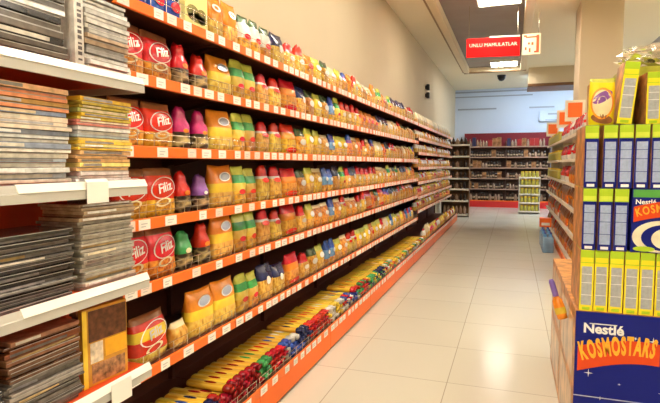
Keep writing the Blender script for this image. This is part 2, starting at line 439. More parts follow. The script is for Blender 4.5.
style('twist', 'golden bag with red and white twisted top', .155, .225, .08, ['gold3', 'white_film', 'red'], [.62, .74], True, spot('red', .60, .3, .07, tie=True))
style('bigred', 'large golden bag with red header', .235, .235, .095, ['gold', 'or_film', 'red'], [.52, .70], extra=spot('red', .14, .42, .09))
style('darktop', 'golden bag with dark green top', .155, .215, .08, ['gold', 'dkgreen'], [.68], extra=spot('white_film', .50, .32, .12))
style('yellow', 'bright yellow bag with pale label', .165, .21, .085, ['gold3', 'yel_film', 'lime'], [.42, .80], extra=spot('white_film', .60, .3, .12))
style('blue', 'slim blue and clear bag', .12, .22, .075, ['gold', 'ltblue', 'blue'], [.30, .66], extra=spot('white_film', .55, .25, .08))
style('purtop', 'golden bag with purple top', .165, .215, .085, ['gold2', 'purple', 'blue'], [.66, .80], True)
style('plain', 'plain golden bag', .17, .20, .085, ['gold', 'cream_film'], [.84], extra=spot('white_film', .55, .25, .1))
style('amber', 'amber bag with red label', .17, .205, .085, ['gold4', 'or_film'], [.82], extra=spot('red', .52, .3, .12))
style('redtop', 'golden bag with red knotted top', .165, .215, .085, ['gold3', 'red'], [.64], True, spot('white_film', .45, .25, .09, tie=True))
style('navytop', 'golden bag with navy top', .19, .225, .09, ['gold3', 'navy'], [.58], extra=spot('white_film', .55, .14, .12))
style('whitegreen', 'white and green bag', .125, .215, .07, ['gold', 'white_film', 'dkgreen'], [.36, .80], extra=spot('red', .42, .3, .08))
style('orange', 'orange bag with pale round print', .15, .235, .08, ['gold3', 'or_film'], [.40], extra=spot('white_film', .72, .26, .09, hole=.5))
style('bluedark', 'dark blue bag with red print', .10, .215, .065, ['blue', 'navy', 'ltblue'], [.4, .75], extra=spot('red', .3, .35, .12))
style('cream', 'pale cream bag', .19, .20, .09, ['gold3', 'cream_film'], [.45], extra=spot('white_film', .62, .3, .12))
style('fbig', 'large red and clear bag with oval lettering', .25, .245, .10, ['gold3', 'red', 'yel_film', 'red', 'brown_film'], [.22, .50, .68, .84], extra=filiz)
style('low', 'low pale packet of pasta', .12, .12, .08, ['gold3', 'cream_film'], [.75])
style('pack', 'small orange packet', .185, .165, .09, ['gold4', 'or_film', 'cream_film'], [.5, .85], extra=spot('white_film', .55, .3, .14), name='snack_packet')
style('pack2', 'small golden packet', .185, .165, .09, ['gold', 'yel_film'], [.6], extra=spot('red', .62, .28, .14), name='snack_packet')
style('pack3', 'small white packet', .185, .160, .09, ['gold3', 'white_film', 'red'], [.40, .85], extra=spot('or_film', .45, .3, .16), name='snack_packet')
style('pack4', 'small red and yellow packet', .185, .165, .09, ['gold4', 'red', 'yel_film'], [.45, .80], name='snack_packet')

# carton with an olive picture on the top shelf
bx = MB().bbox((-.075, -.10, 0), (.075, .10, .225), .003).obj('mushroom_carton', mat('pale yellow carton', (.92, .80, .30), .4, coat=.3), link=False)
pc = MB()
for cy, cz, ry, rz in ((-.035, .085, .055, .035), (.045, .075, .05, .04), (.0, .06, .08, .022)):
    pc.add([(.0762, cy+ry*math.cos(a*PI/8), cz+rz*math.sin(a*PI/8)) for a in range(16)], [tuple(range(16))])
pc = pc.obj('picture', mat('olive print', (.20, .17, .03), .4, var=.5, vscale=30), link=False)
P['carton'] = [(proto(bx, [pc]), .2, .225, .15)]*2; LOOK['carton'] = 'pale yellow carton with olive picture'

# ------------------------------------------------------------------ orange gondola
XF = -1.50; XB = -1.95; XK = -1.345
SH = {0: 2.142, 1: 1.84, 2: 1.53, 3: 1.215, 4: .93, 5: .55}       # lower edge of each rail
RAIL = .045
SHELFNAME = {0: 'top shelf', 1: 'second shelf', 2: 'third shelf', 3: 'fourth shelf', 4: 'fifth shelf', 5: 'sixth shelf', 6: 'bottom shelf'}
def rail_profile(x, z, h=RAIL):
    return [(x, z), (x, z+h), (x-.010, z+h+.004), (x-.014, z+h), (x-.006, z+h-.003), (x-.006, z+.003), (x-.014, z), (x-.010, z-.004)]
def tag_mesh(wd, m):
    mb = MB().box((0, -wd/2, .0005), (.0016, wd/2, RAIL-.0005), 0)
    for k in range(2): mb.box((.0016, -wd*.3, .012+.012*k), (.0019, wd*(.1+.15*k), .0165+.012*k), 1)
    return mb.mesh('price_tag', [M[m], mat('grey print', (.55, .52, .50), .5)])
TAGS = [tag_mesh(w_, m_) for w_, m_ in ((.065, 'tag'), (.085, 'tag'), (.07, 'tagp'), (.075, 'tag'))]
def add_tags(shelf, x, y0, y1, z, far=False):
    y = y0+.05
    while y < y1-.05:
        o = bpy.data.objects.new('price_tag', random.choice(TAGS)); COL.objects.link(o); o.parent = shelf
        o.location = (x+.0003, y, z)
        near = max(0, min(1, (3.4-y)/1.4))
        y += random.choice((.095, .105, .115, .15)) + near*random.choice((0, .03, .08, .12))
def wire_guard(x, y0, y1, z, h=.085):
    mb = MB()
    for zz in (z+h, z+h*.5): mb.tube((x, y0, zz), (x, y1, zz), .0016, 5)
    n = max(2, int((y1-y0)/.10))
    for i in range(n+1):
        y = y0+(y1-y0)*i/n; mb.tube((x, y, z), (x, y, z+h), .0016, 5)
    return mb
def bay(y0, y1, shelves, label, base_z=.155, tagged=True):
    r = empty('gondola_bay', (0, 0, 0), label, 'shelving', 'orange pasta gondola bays along the left wall')
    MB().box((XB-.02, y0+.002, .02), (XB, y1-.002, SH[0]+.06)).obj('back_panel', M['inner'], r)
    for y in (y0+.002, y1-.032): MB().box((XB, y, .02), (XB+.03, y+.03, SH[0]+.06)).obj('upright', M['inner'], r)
    k = MB().box((XB, y0+.002, .02), (XK-.012, y1-.002, base_z+.02))
    k.obj('base', M['orange_in'], r)
    MB().bbox((XK-.012, y0+.0015, .022), (XK, y1-.0015, base_z-.003), .002).obj('kick_board', M['orange'], r)
    MB().box((XK-.03, y0+.002, 0), (XK-.018, y1-.002, .022)).obj('plinth', M['kick_dark'], r)
    zs = list(shelves)+[base_z]
    for i, z in enumerate(zs):
        xf = XK if i == len(zs)-1 else XF
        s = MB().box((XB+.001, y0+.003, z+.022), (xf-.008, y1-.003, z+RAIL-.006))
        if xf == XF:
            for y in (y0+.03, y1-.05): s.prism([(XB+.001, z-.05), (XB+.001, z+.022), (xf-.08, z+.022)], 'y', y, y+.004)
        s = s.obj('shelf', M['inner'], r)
        MB().prism(rail_profile(xf, z), 'y', y0+.001, y1-.001).obj('price_rail', M['railo'], s)
        if y0 < 9:
            wire_guard(xf-.012, y0+.02, y1-.02, z+RAIL, .06 if i else .075).obj('wire_guard', M['chrome'], s)
        add_tags(s, xf, y0, y1, z)
    return r
G0, G1, G2 = 1.705, 8.82, 14.0
ys = [1.705, 2.62, 3.86, 5.10, 6.34, 7.58, 8.82]
names = ['first', 'second', 'third', 'fourth', 'fifth', 'sixth']
for i in range(6):
    bay(ys[i], ys[i+1], [SH[k] for k in range(6)], 'orange pasta shelving bay with price rails, %s bay beyond the disc rack' % names[i])
SH2 = [2.14, 1.90, 1.66, 1.40, 1.15, .90, .66]
for i in range(4):
    a = G1+i*1.295
    bay(a, a+1.295, SH2, 'closer-spaced shelving bay of small packets at the far end, %s of four' % names[i])

# ---- stock the shelves
def shelf_top(k, base=.155): return (SH[k] if k < 6 else base)+RAIL-.006
def put(key, y, z, idx, where, group, x=XF, jitter=True, wtarget=None, cat='pasta bag', lean=0, parts=True):
    p, w_, h_, t_ = random.choice(P[key])
    sy = (wtarget/w_) if wtarget else 1
    s = random.uniform(.88, 1.03)
    rz = random.uniform(-.07, .07) if jitter else 0
    ln = lean-random.uniform(0, .035)
    if key == 'carton': rz = 0; s = 1; ln = 0
    return place(p, (x-.034-t_*.56, y, z+.001+t_*.5*abs(ln)), (0, ln, rz), (1, sy, s),
                 '%s, %s from disc rack, %s' % (LOOK[key], nth(idx), where), cat, group, parts)
near_seq = {
 1: [('filiz', 1.84), ('filiz', 2.045), ('redtie', 2.225), ('redtie', 2.395), ('oval', 2.60), ('green', 2.79), ('green', 2.93), ('twist', 3.12), ('twist', 3.31), ('bigred', 3.55), ('navytop', 3.78), ('darktop', 3.96), ('yellow', 4.14), ('darktop', 4.32), ('blue', 4.49)],
 2: [('filiz', 1.84), ('filiz', 2.045), ('magtie', 2.225), ('magtie', 2.395), ('oval', 2.60), ('green', 2.79), ('green', 2.93), ('twist', 3.12), ('twist', 3.31), ('bigred', 3.55), ('darktop', 3.77), ('yellow', 3.95), ('yellow', 4.14), ('plain', 4.32), ('blue', 4.50)],
 3: [('filiz', 1.84), ('filiz', 2.045), ('redtie', 2.225), ('purtie', 2.39), ('oval', 2.60), ('green', 2.79), ('green', 2.93), ('twist', 3.12), ('twist', 3.31), ('bigred', 3.55), ('darktop', 3.77), ('yellow', 3.95), ('plain', 4.14), ('blue', 4.31), ('blue', 4.45)],
 4: [('filiz', 1.84), ('filiz', 2.045), ('grntie', 2.225), ('redtie', 2.395), ('oval', 2.60), ('green', 2.79), ('green', 2.93), ('twist', 3.12), ('twist', 3.31), ('bigred', 3.55), ('redtop', 3.78), ('yellow', 3.96), ('plain', 4.14), ('plain', 4.32), ('blue', 4.49)],
 5: [('fbig', 1.955), ('low', 2.17), ('oval', 2.375), ('oval', 2.61), ('green', 2.81), ('green', 2.95), ('navytop', 3.14), ('navytop', 3.35), ('bigred', 3.60), ('redtop', 3.84), ('darktop', 4.02), ('yellow', 4.20), ('blue', 4.37), ('blue', 4.51)],
 0: [('bluedark', 1.80), ('bluedark', 1.92), ('bluedark', 2.04), ('bluedark', 2.16), ('carton', 2.345), ('orange', 2.54), ('orange', 2.71), ('whitegreen', 2.88), ('whitegreen', 3.02), ('whitegreen', 3.16), ('navytop', 3.36), ('redtop', 3.57), ('redtop', 3.75), ('amber', 3.94), ('yellow', 4.13), ('darktop', 4.32), ('cream', 4.52)],
}
pool = ['plain', 'amber', 'plain', 'redtop', 'yellow', 'purtop', 'green', 'twist', 'darktop', 'orange', 'bigred', 'amber', 'cream', 'plain', 'navytop', 'amber', 'plain', 'redtop']
pool5 = ['yellow', 'plain', 'yellow', 'cream', 'twist', 'plain', 'amber', 'redtop', 'blue', 'yellow']
for k in range(6):
    z = shelf_top(k); seq = list(near_seq[k]); y = seq[-1][1]+.09
    rnd = random.Random(100+k); last = None
    while y < G1-.26:
        key = rnd.choice(pool5 if k == 5 else pool)
        if rnd.random() < .35 and last: key = last
        last = key; w_ = P[key][0][1]
        seq.append((key, y+w_/2+.008)); y += w_+.016
    for i, (key, yy) in enumerate(seq):
        put(key, yy, z, i+1, SHELFNAME[k], 'pasta bags on the '+SHELFNAME[k], parts=yy < 7.2)
# a second row behind the first on the lower shelves, where one looks down over the tops
# small packets on the far, closer-spaced bays
for k, zz in enumerate(SH2):
    y = G1+.12; i = 0; rnd = random.Random(300+k); last = 'pack'
    while y < G2-.1:
        key = 'cream' if k == 0 else rnd.choice(['pack', 'pack2', 'pack', 'pack3', 'pack4', 'pack2'] if k > 3 else ['pack3', 'pack2', 'pack', 'pack3', 'cream'])
        if key == 'cream' and k: key = 'pack3'
        i += 1
        p, w_, h_, t_ = random.choice(P[key])
        place(p, (XF-.034-t_*.56, y, zz+RAIL-.005), (0, 0, random.uniform(-.05, .05)), (1, 1, 1),
              '%s, %s along the %s of the far bays' % (LOOK[key], nth(i), {0: 'top shelf', 1: 'second shelf', 2: 'third shelf', 3: 'fourth shelf', 4: 'fifth shelf', 5: 'sixth shelf', 6: 'seventh shelf'}[k]),
              'packet', 'packets on the %s shelf of the far bays' % nth(k+1), parts=False)
        y += .205

# ---- spaghetti packs lying on the bottom shelf
SP = {}
def spag(key, m):
    body = MB(); n = 10; L_ = .27
    vs = []; xs = [-.27, -.262, -.20, -.04, -.028]
    for x in xs:
        a = .0295 if x != -.27 else .026; b = .0185 if x != -.27 else .015
        for i in range(n):
            t = 2*PI*i/n; c, s = math.cos(t), math.sin(t)
            vs.append((x, a*math.copysign(abs(c)**.7, c), .019+b*math.copysign(abs(s)**.7, s)))
    fs = [(j*n+i, j*n+(i+1) % n, (j+1)*n+(i+1) % n, (j+1)*n+i) for j in range(len(xs)-1) for i in range(n)]
    fs += [tuple(range(n))[::-1], tuple(range((len(xs)-1)*n, len(xs)*n))]
    b = body.add(vs, fs).obj('spaghetti_pack', M['spag'], link=False, smooth=True)
    rnd = random.Random(sum(map(ord, key)))
    e = MB(); vs = []; prof = [(-.062, 1.03), (-.05, 1.05), (-.028, 1.0), (-.012, .85), (.0, .62), (.014, .75), (.026, .95)]
    n = 12
    prof = [(x*.62, k) for x, k in prof]
    for q, (x, k) in enumerate(prof):
        for i in range(n):
            t = 2*PI*i/n; c, s = math.cos(t), math.sin(t); wr = k*(1+(.16*math.sin(4*t+q) if q > 2 else 0))
            vs.append((x+(rnd.uniform(-.006, .006) if q > 4 else 0), .030*wr*math.copysign(abs(c)**.7, c), .0195+.0188*min(1.0, wr)*math.copysign(abs(s)**.7, s)))
    fs = [(j*n+i, j*n+(i+1) % n, (j+1)*n+(i+1) % n, (j+1)*n+i) for j in range(len(prof)-1) for i in range(n)]
    fs += [tuple(range(n))[::-1], tuple(range((len(prof)-1)*n, len(prof)*n))]
    w_ = e.add(vs, fs).obj('end_wrap', M[m], link=False, smooth=True)
    bd = MB().add([(-.13+.04*math.cos(a*PI/6), .012*math.sin(a*PI/6), .0385) for a in range(12)], [tuple(range(12))]).obj('printed_label', M[m], link=False)
    SP[key] = proto(b, [w_, bd])
for key, m in (('blue', 'blue'), ('maroon', 'maroon'), ('red', 'red'), ('white', 'white_film'), ('green', 'green'), ('yellow', 'yel_film'), ('orange', 'or_film'), ('navy', 'navy')): spag(key, m)
def spag_kind(y, rnd):
    for lim, ks in ((2.02, ['blue', 'green', 'white']), (2.22, ['blue', 'navy']), (2.72, ['maroon']), (2.86, ['green', 'white']), (3.10, ['red']), (3.32, ['white', 'blue']), (3.55, ['blue', 'navy']), (3.95, ['red']), (4.3, ['yellow', 'white']), (4.8, ['white', 'blue', 'red']), (5.2, ['green', 'red']), (5.9, ['navy', 'green', 'yellow'])):
        if y < lim: return rnd.choice(ks)
    return rnd.choice(['yellow', 'green', 'white', 'orange', 'yellow', 'red', 'yellow'])
rnd = random.Random(5)
zb = .155+RAIL-.0055
PITCH = .0645
for layer, lname in ((0, 'lower layer'), (1, 'middle layer'), (2, 'upper layer')):
    y = 1.75+PITCH/2*(layer % 2); i = 0
    while y < (G1-.05 if layer < 2 else 6.4):
        i += 1
        kd = spag_kind(y, rnd)
        if layer >= 2 and rnd.random() < (.15, .3)[layer-2]*((y*1.7) % 1.0 + .4): y += PITCH; continue
        place(SP[kd], (XK-.042-rnd.uniform(0, .02)-.006*layer, y, zb+.0385*layer), (0, 0, rnd.uniform(-.014, .014)), (1, 1, 1),
              'yellow spaghetti pack with %s end, %s from the disc rack in the %s' % (kd, nth(i), lname), 'spaghetti pack', 'spaghetti packs on the bottom shelf')
        y += PITCH
y = G1+.15; i = 0
while y < G2-.1:
    i += 1; key = rnd.choice(['pack', 'pack2', 'pack3', 'pack3', 'cream', 'pack4'])
    p, w_, h_, t_ = P[key][0]
    place(p, (XK-.036-t_*.56, y, zb+.0006), (0, 0, rnd.uniform(-.05, .05)), (1, 1, 1.2), '%s, %s along the bottom shelf of the far bays' % (LOOK[key], nth(i)), 'packet', 'packets on the bottom shelf of the far bays', parts=False)
    y += .23

# ------------------------------------------------------------------ white disc rack
R0, R1, RXF, RXB = .62, 1.70, -1.36, -1.80
r = empty('disc_rack', (0, 0, 0), 'white-shelved orange rack of stacked discs in the left foreground', 'rack')
MB().box((RXB-.03, R0, 0), (RXB, R1, 2.3)).obj('back_panel', M['orange_in'], r)
MB().box((RXB, R0, 0), (RXF-.04, R1-.004, .14)).obj('base', M['white_metal'], r)
WS = [1.833, 1.440, 1.068, .700]
for i, z in enumerate(WS):
    s = MB().box((RXB, R0, z-.03), (RXF-.012, R1, z-.012))
    s.obj; s = s.obj('shelf', M['orange_in'], r)
    MB().prism([(RXF-.012, z-.058), (RXF-.012, z-.003), (RXF-.004, z-.026), (RXF-.001, z-.029), (RXF-.001, z-.058)], 'y', R0, R1).obj('shelf_edge', M['grey_lip'], s)
    MB().prism([(RXF-.012, z-.003), (RXF-.014, z), (RXF-.011, z), (RXF+.002, z-.026), (RXF-.003, z-.028)], 'y', 1.13 if i in (1, 2) else R0, R1).obj('label_strip', M['white_lip'], s)
    MB().box((RXB, R1-.002, z-.058), (RXF-.004, R1+.0005, z-.012)).obj('end_cap', M['grey_lip'], s)
    if i == 1: MB().prism([(RXF+.004, z-.075), (RXF+.0055, z-.075), (RXF+.0055, z-.002), (RXF-.004, z+.008), (RXF-.0055, z+.008), (RXF+.004, z-.004)], 'y', 1.385, 1.485).obj('price_card', M['tag'], s)
    if i == 3: MB().prism([(RXF+.004, z-.085), (RXF+.0055, z-.085), (RXF+.0055, z-.002), (RXF+.004, z-.002)], 'y', 1.47, 1.575).obj('price_card', M['tag'], s)
for y in (R0, R1-.03): MB().box((RXB-.001, y, .14), (RXB+.03, y+.03, 2.3)).obj('upright', M['orange_in'], r)

# cases lying flat in stacks
CM = {}
def cmat(c):
    k = tuple(round(x, 2) for x in c)
    if k not in CM: CM[k] = mat('printed sleeve', c, .22, coat=.7, var=.28, vscale=26)
    return CM[k]
M['clear_edge'] = mat('clear case edge', (.42, .40, .37), .15, coat=.8)
def case(name, y0, y1, z, th, col, label, cat, group, spine=None, dx=0, rz=0, x1=-1.395, dp=.19):
    w_ = y1-y0
    root = MB().bbox((-dp, -w_/2, 0), (0, w_/2, th*.94), min(.002, th*.2)).obj(name, cmat(col))
    root.location = (x1+dx, (y0+y1)/2, z); root.rotation_euler.z = rz
    tag(root, label, cat, group)
    if spine:
        sp = MB().box((.0002, -w_*.44, th*.2), (.0009, w_*(.44 if spine[1] is None else spine[1]), th*.78))
        sp.obj('spine_strip', cmat(spine[0]), root)
    else:
        MB().box((.0002, -w_*.49, th*.74), (.0008, w_*.49, th*.90)).obj('case_rim', M['clear_edge'], root)
    return root
def stack(y0, y1, z, top, ths, cols, name, cat, where, look, whites=(), seed=0):
    rnd = random.Random(seed); i = 0; zz = z+.0005
    while zz < top:
        th = rnd.choice(ths); i += 1
        f = (zz-z)/(top-z)
        c = cols(f, rnd); sp = None
        dk = max(c) < .34
        if rnd.random() < (.3 if dk else .5): sp = (rnd.choice(((.55, .50, .42), (.16, .13, .11), (.40, .28, .12), (.24, .22, .22)) if dk else ((.86, .84, .78), (.62, .58, .5), (.25, .23, .22), (.7, .6, .42), (.45, .44, .46))) , rnd.choice((None, .1, -.1, .3)))
        if i in whites: c = (.88, .86, .80); sp = ((.12, .12, .12), .25) if i == 1 else None
        case(name, y0+rnd.uniform(0, .02), y1-rnd.uniform(.002, .02), zz, th, c,
             '%s, %s up in %s' % (look(f), nth(i), where), cat, 'stack: '+where, sp, rnd.uniform(-.022, 0), rnd.uniform(-.03, .03))
        zz += th+.0004
def greys(f, r):
    k = r.choice((.02, .035, .06, .10, .20, .07)); return (k*1.25, k, k*.78)
def tier2(f, r):
    if f > .74: return r.choice(((.78, .48, .26), (.62, .36, .06), (.75, .30, .15), (.45, .26, .08)))
    if f > .55: return r.choice(((.60, .20, .14), (.78, .66, .52), (.24, .30, .44)))
    return r.choice(((.62, .64, .62), (.40, .44, .50), (.72, .70, .62), (.55, .50, .42), (.26, .30, .38)))
def tier2b(f, r):
    if f > .72: return r.choice(((.80, .50, .04), (.55, .42, .06), (.34, .36, .10)))
    if f > .52: return r.choice(((.66, .22, .18), (.36, .44, .50), (.70, .70, .68)))
    if f > .15: return r.choice(((.84, .52, .06), (.66, .26, .22), (.80, .62, .20), (.72, .44, .20)))
    return (.70, .68, .66)
def dark(f, r):
    k = r.choice((.03, .05, .09, .15, .22)); return (k, k*.92, k*.86)
def tan(f, r):
    if f > .8: return r.choice(((.30, .19, .12), (.45, .34, .22)))
    k = r.choice((.30, .42, .55, .38)); return (k, k*.92, k*.76)
def browns(f, r):
    if f > .55: return r.choice(((.22, .07, .03), (.30, .14, .08), (.14, .07, .04)))
    k = r.choice((.08, .16, .30, .12)); return (k, k*.86, k*.74)
LA, LB, RA, RB = 1.06, 1.375, 1.395, 1.675
stack(LA, LB, WS[0]-.012, 2.16, (.022, .026, .018), greys, 'disc_case', 'disc case', 'left stack on the top white shelf', lambda f: 'boxed disc case', (1, 8), 1)
stack(1.445, RB, WS[0]-.012, 2.085, (.012, .016, .02), lambda f, r: r.choice(((.62, .60, .55), (.45, .43, .40), (.74, .72, .66), (.5, .36, .24), (.30, .28, .26))), 'disc_case', 'disc case', 'right stack on the top white shelf', lambda f: 'clear-sided disc case', (2, 3, 4, 14), 2)
stack(LA, LB, WS[1]-.012, 1.745, (.012, .015, .018), tier2, 'disc_case', 'disc case', 'left stack on the second white shelf', lambda f: 'orange-brown disc case' if f > .74 else 'thin disc case', (), 3)
stack(RA, RB, WS[1]-.012, 1.735, (.010, .013, .016), tier2b, 'disc_case', 'disc case', 'right stack on the second white shelf', lambda f: 'yellow disc case' if f > .72 else 'thin bright disc case', (), 4)
stack(LA, LB, WS[2]-.012, 1.285, (.009, .011, .014), dark, 'magazine', 'magazine', 'left stack on the third white shelf', lambda f: 'dark wrapped magazine', (), 5)
stack(RA, RB, WS[2]-.012, 1.355, (.009, .011, .014), tan, 'magazine', 'magazine', 'right stack on the third white shelf', lambda f: 'tan wrapped magazine' if f > .8 else 'pale grey wrapped magazine', (), 6)
stack(1.10, LB+.02, WS[3]-.012, .955, (.009, .012, .015), browns, 'magazine', 'magazine', 'stack on the lowest white shelf', lambda f: 'brown wrapped magazine' if f > .55 else 'dark glossy magazine', (), 7)
stack(.78, 1.085, WS[3]-.012, .975, (.009, .012), lambda f, r: (.04, .04, .045), 'magazine', 'magazine', 'near dark stack on the lowest white shelf', lambda f: 'black wrapped magazine', (), 8)
# upright case at the near end of the right stack, dark book behind a gap
o = MB().bbox((-.18, -.02, 0), (0, .02, .265), .003).obj('disc_case', cmat((.66, .62, .56)))
o.location = (-1.397, 1.418, WS[0]-.0115); tag(o, 'upright pale disc case with vertical spine lettering between two stacks', 'disc case')
t_ = MB()
for k in range(11): t_.box((.0005, -.008, .03+.018*k), (.0012, .009, .03+.018*k+(.012 if k % 3 else .007)))
t_.obj('spine_lettering', cmat((.12, .1, .1)), o)
# amber cover standing face-out
o = empty('cover_case', (-1.42, 1.52, WS[3]-.0115), 'amber and brown picture case standing face-out on the lowest white shelf', 'disc case', rz=-.12)
amb = mat('amber sleeve', (.62, .30, .04), .25, coat=.6, var=.2, vscale=14)
MB().bbox((-.022, -.10, 0), (0, .10, .29), .003).obj('case', amb, o)
MB().box((-.06, -.105, .265), (-.0225, .105, .31)).obj('top_board', M['brown_film'], o)
MB().box((.0003, -.101, .0), (.0012, -.082, .285)).obj('spine_strip', M['yel_film'], o)
MB().box((.0003, -.075, .165), (.0012, .095, .28)).obj('dark_picture', mat('dark brown picture', (.13, .05, .02), .3, coat=.5, var=.6, vscale=30), o)
MB().box((.0003, -.005, .095), (.0012, .095, .16)).obj('amber_panel', mat('amber panel', (.85, .42, .02), .3, coat=.5, var=.12, vscale=20), o)
MB().box((.0003, -.07, .085), (.0012, -.015, .16)).obj('pale_picture', mat('pale picture', (.74, .62, .46), .3, coat=.5, var=.35, vscale=40), o)
MB().box((.0003, -.065, .01), (.0012, .085, .08)).obj('lower_picture', mat('brown picture', (.36, .17, .07), .3, coat=.5, var=.7, vscale=45), o)

# ------------------------------------------------------------------ cereal display on the right
DX, DY = .31, 2.76
def cm(name, c, **k): return mat(name, c, k.pop('rough', .35), spec=.15, **k)
K = {'blue': cm('deep blue card', (.008, .014, .20)), 'yellow': cm('yellow card', (.88, .76, .03)), 'lime': cm('lime card', (.42, .62, .03)),
     'ltlime': cm('light lime card', (.62, .74, .08)), 'grey': cm('grey text panel', (.40, .42, .44), var=.12, vscale=60), 'pblue': cm('pale blue text panel', (.36, .45, .66), var=.10, vscale=60),
     'brown': cm('brown picture card', (.50, .23, .07), var=.55, vscale=14), 'olive': cm('olive card', (.38, .36, .05), var=.3, vscale=16), 'green2': cm('green card', (.10, .36, .07)), 'cream': cm('cream print', (.80, .74, .55), var=.1, vscale=20),
     'orange': cm('orange print', (.92, .45, .04), var=.12, vscale=30), 'redb': cm('red print', (.68, .07, .015)), 'white': cm('white print', (.9, .9, .9))}
BW, BH, BD = .0632, .30, .195
def cereal_mesh(kind):
    """narrow side faces the aisle (-Y); broad picture side faces -X"""
    body = 'yellow' if kind == 'yellow' else 'blue'
    m = MB()
    w_ = BW/2-.0012
    vs = []
    m.bbox((-w_, 0, 0), (w_, BD, BH-.001), .0025)
    me = m.mesh('cereal_box', [K[body], K['brown'], K['lime']])
    for p in me.polygons:
        if p.normal.x < -.9 or p.normal.x > .9: p.material_index = 1
        elif p.normal.z > .9: p.material_index = 2
    o = bpy.data.objects.new('cereal_box', me)
    k = []
    k.append(MB().box((-w_+.001, -.0012, BH*.785), (w_-.001, -.0002, BH-.003)).obj('top_band', K['lime'], link=False))
    k.append(MB().box((-w_+.004, -.0020, BH*.80), (w_-.004, -.0012, BH*.875)).obj('yellow_band' if True else '', K['ltlime'] if kind != 'yellow' else K['yellow'], link=False))
    tx = MB()
    for q in range(3): tx.box((-w_*.6, -.0026, BH*(.84+.02*q)), (w_*(.5-.2*q), -.002, BH*(.846+.02*q)))
    k[-1].data.materials.append(K['green2'])
    ln = MB()
    edges = [.10, .26, .268, .46, .468, .60, .608, .73]
    for q in range(7): ln.box((-w_*.74, -.0014, BH*edges[q]), (w_*.74, -.0002, BH*edges[q+1]), q % 2)
    k.append(ln.obj('nutrition_panel', [K['grey' if kind == 'yellow' else 'pblue'], K['white' if kind == 'yellow' else 'blue']], link=False))
    k.append(MB().box((-w_*.55, -.0014, BH*.02), (w_*.55, -.0002, BH*.065)).obj('barcode_patch', K['white'] if kind != 'yellow' else K['lime'], link=False))
    return proto(o, k)
CY_, CB_ = cereal_mesh('yellow'), cereal_mesh('blue')
Z1, Z2, Z3 = .785, 1.0850, 1.3845       # bases of the three tiers
for i in range(10):
    pl = 'yellow cereal box, %s from the aisle side in the tier above the printed carton' % nth(i+1)
    place(CY_, (DX+.012+BW/2+i*(BW+.001), DY+random.uniform(.003, .012), Z1+.0005), (0, 0, random.uniform(-.012, .012)), label=pl, cat='cereal box', group='yellow cereal boxes in the lowest tier')
for i in range(3):
    place(CB_, (DX+.014+BW/2+i*(BW+.005), DY+random.uniform(.003, .01), Z2), (0, 0, random.uniform(-.012, .012)), label='dark blue cereal box with pale panel, %s from the aisle in the middle tier' % nth(i+1), cat='cereal box', group='blue cereal boxes in the middle tier')
xs = [.0, .080, .145, .212, .279, .346, .413, .48]
for i, x in enumerate(xs):
    place(CB_, (DX+.014+BW/2+x, DY+random.uniform(.002, .012), Z3+.001), (0, 0, random.uniform(-.02, .012)), label='dark blue cereal box with pale panel, %s from the aisle in the top tier' % nth(i+1), cat='cereal box', group='blue cereal boxes in the top tier')
# second row at the aisle side
for (p, z, t) in ((CY_, Z1+.0005, 'yellow cereal box behind the first one in the tier above the printed carton'), (CB_, Z2, 'blue cereal box behind the first one in the middle tier'), (CB_, Z3+.001, 'blue cereal box behind the first one in the top tier')):
    place(p, (DX+.016+BW/2, DY+.018+BD, z), label=t, cat='cereal box')
    place(p, (DX+.018+BW*1.5, DY+.018+BD, z), label=t.replace('the first', 'the second'), cat='cereal box')

def sparkle(mb, x, y, z, r):
    pts = []
    for a in range(8):
        q = r if a % 2 == 0 else r*.18; pts.append((x+q*math.cos(a*PI/4), z+q*math.sin(a*PI/4)))
    mb.prism(pts, 'y', y-.0008, y)
def arc_letters(txt, size, x0, x1, zf, tilt, depth, y, bold=.0012):
    """letters one by one along a curve zf(u)"""
    mb = MB(); n = len(txt); out_ = []
    gl = [text_mb(c, size, .0006, .1, bold) for c in txt]
    ws = [max(v[0] for v in g.v)-min(v[0] for v in g.v) for g in gl]
    tot = sum(ws)+.006*(n-1); sc = (x1-x0)/tot; x = x0
    for g, w_ in zip(gl, ws):
        u = (x+w_*sc/2-x0)/(x1-x0); z, a, ss = zf(u)
        cx = (max(v[0] for v in g.v)+min(v[0] for v in g.v))/2
        x -= .010*sc if txt[len(out_)] == 'A' else 0; out_.append(1)
        T = Matrix.Translation((x+w_*sc/2, y, z)) @ Matrix.Rotation(-a, 4, 'Y') @ FACE_NY @ Matrix.Diagonal((sc, ss, 1, 1)) @ Matrix.Translation((-cx, 0, 0))
        g.xf(T); mb.add(g.v, g.f); x += (w_+.006)*sc
    return mb

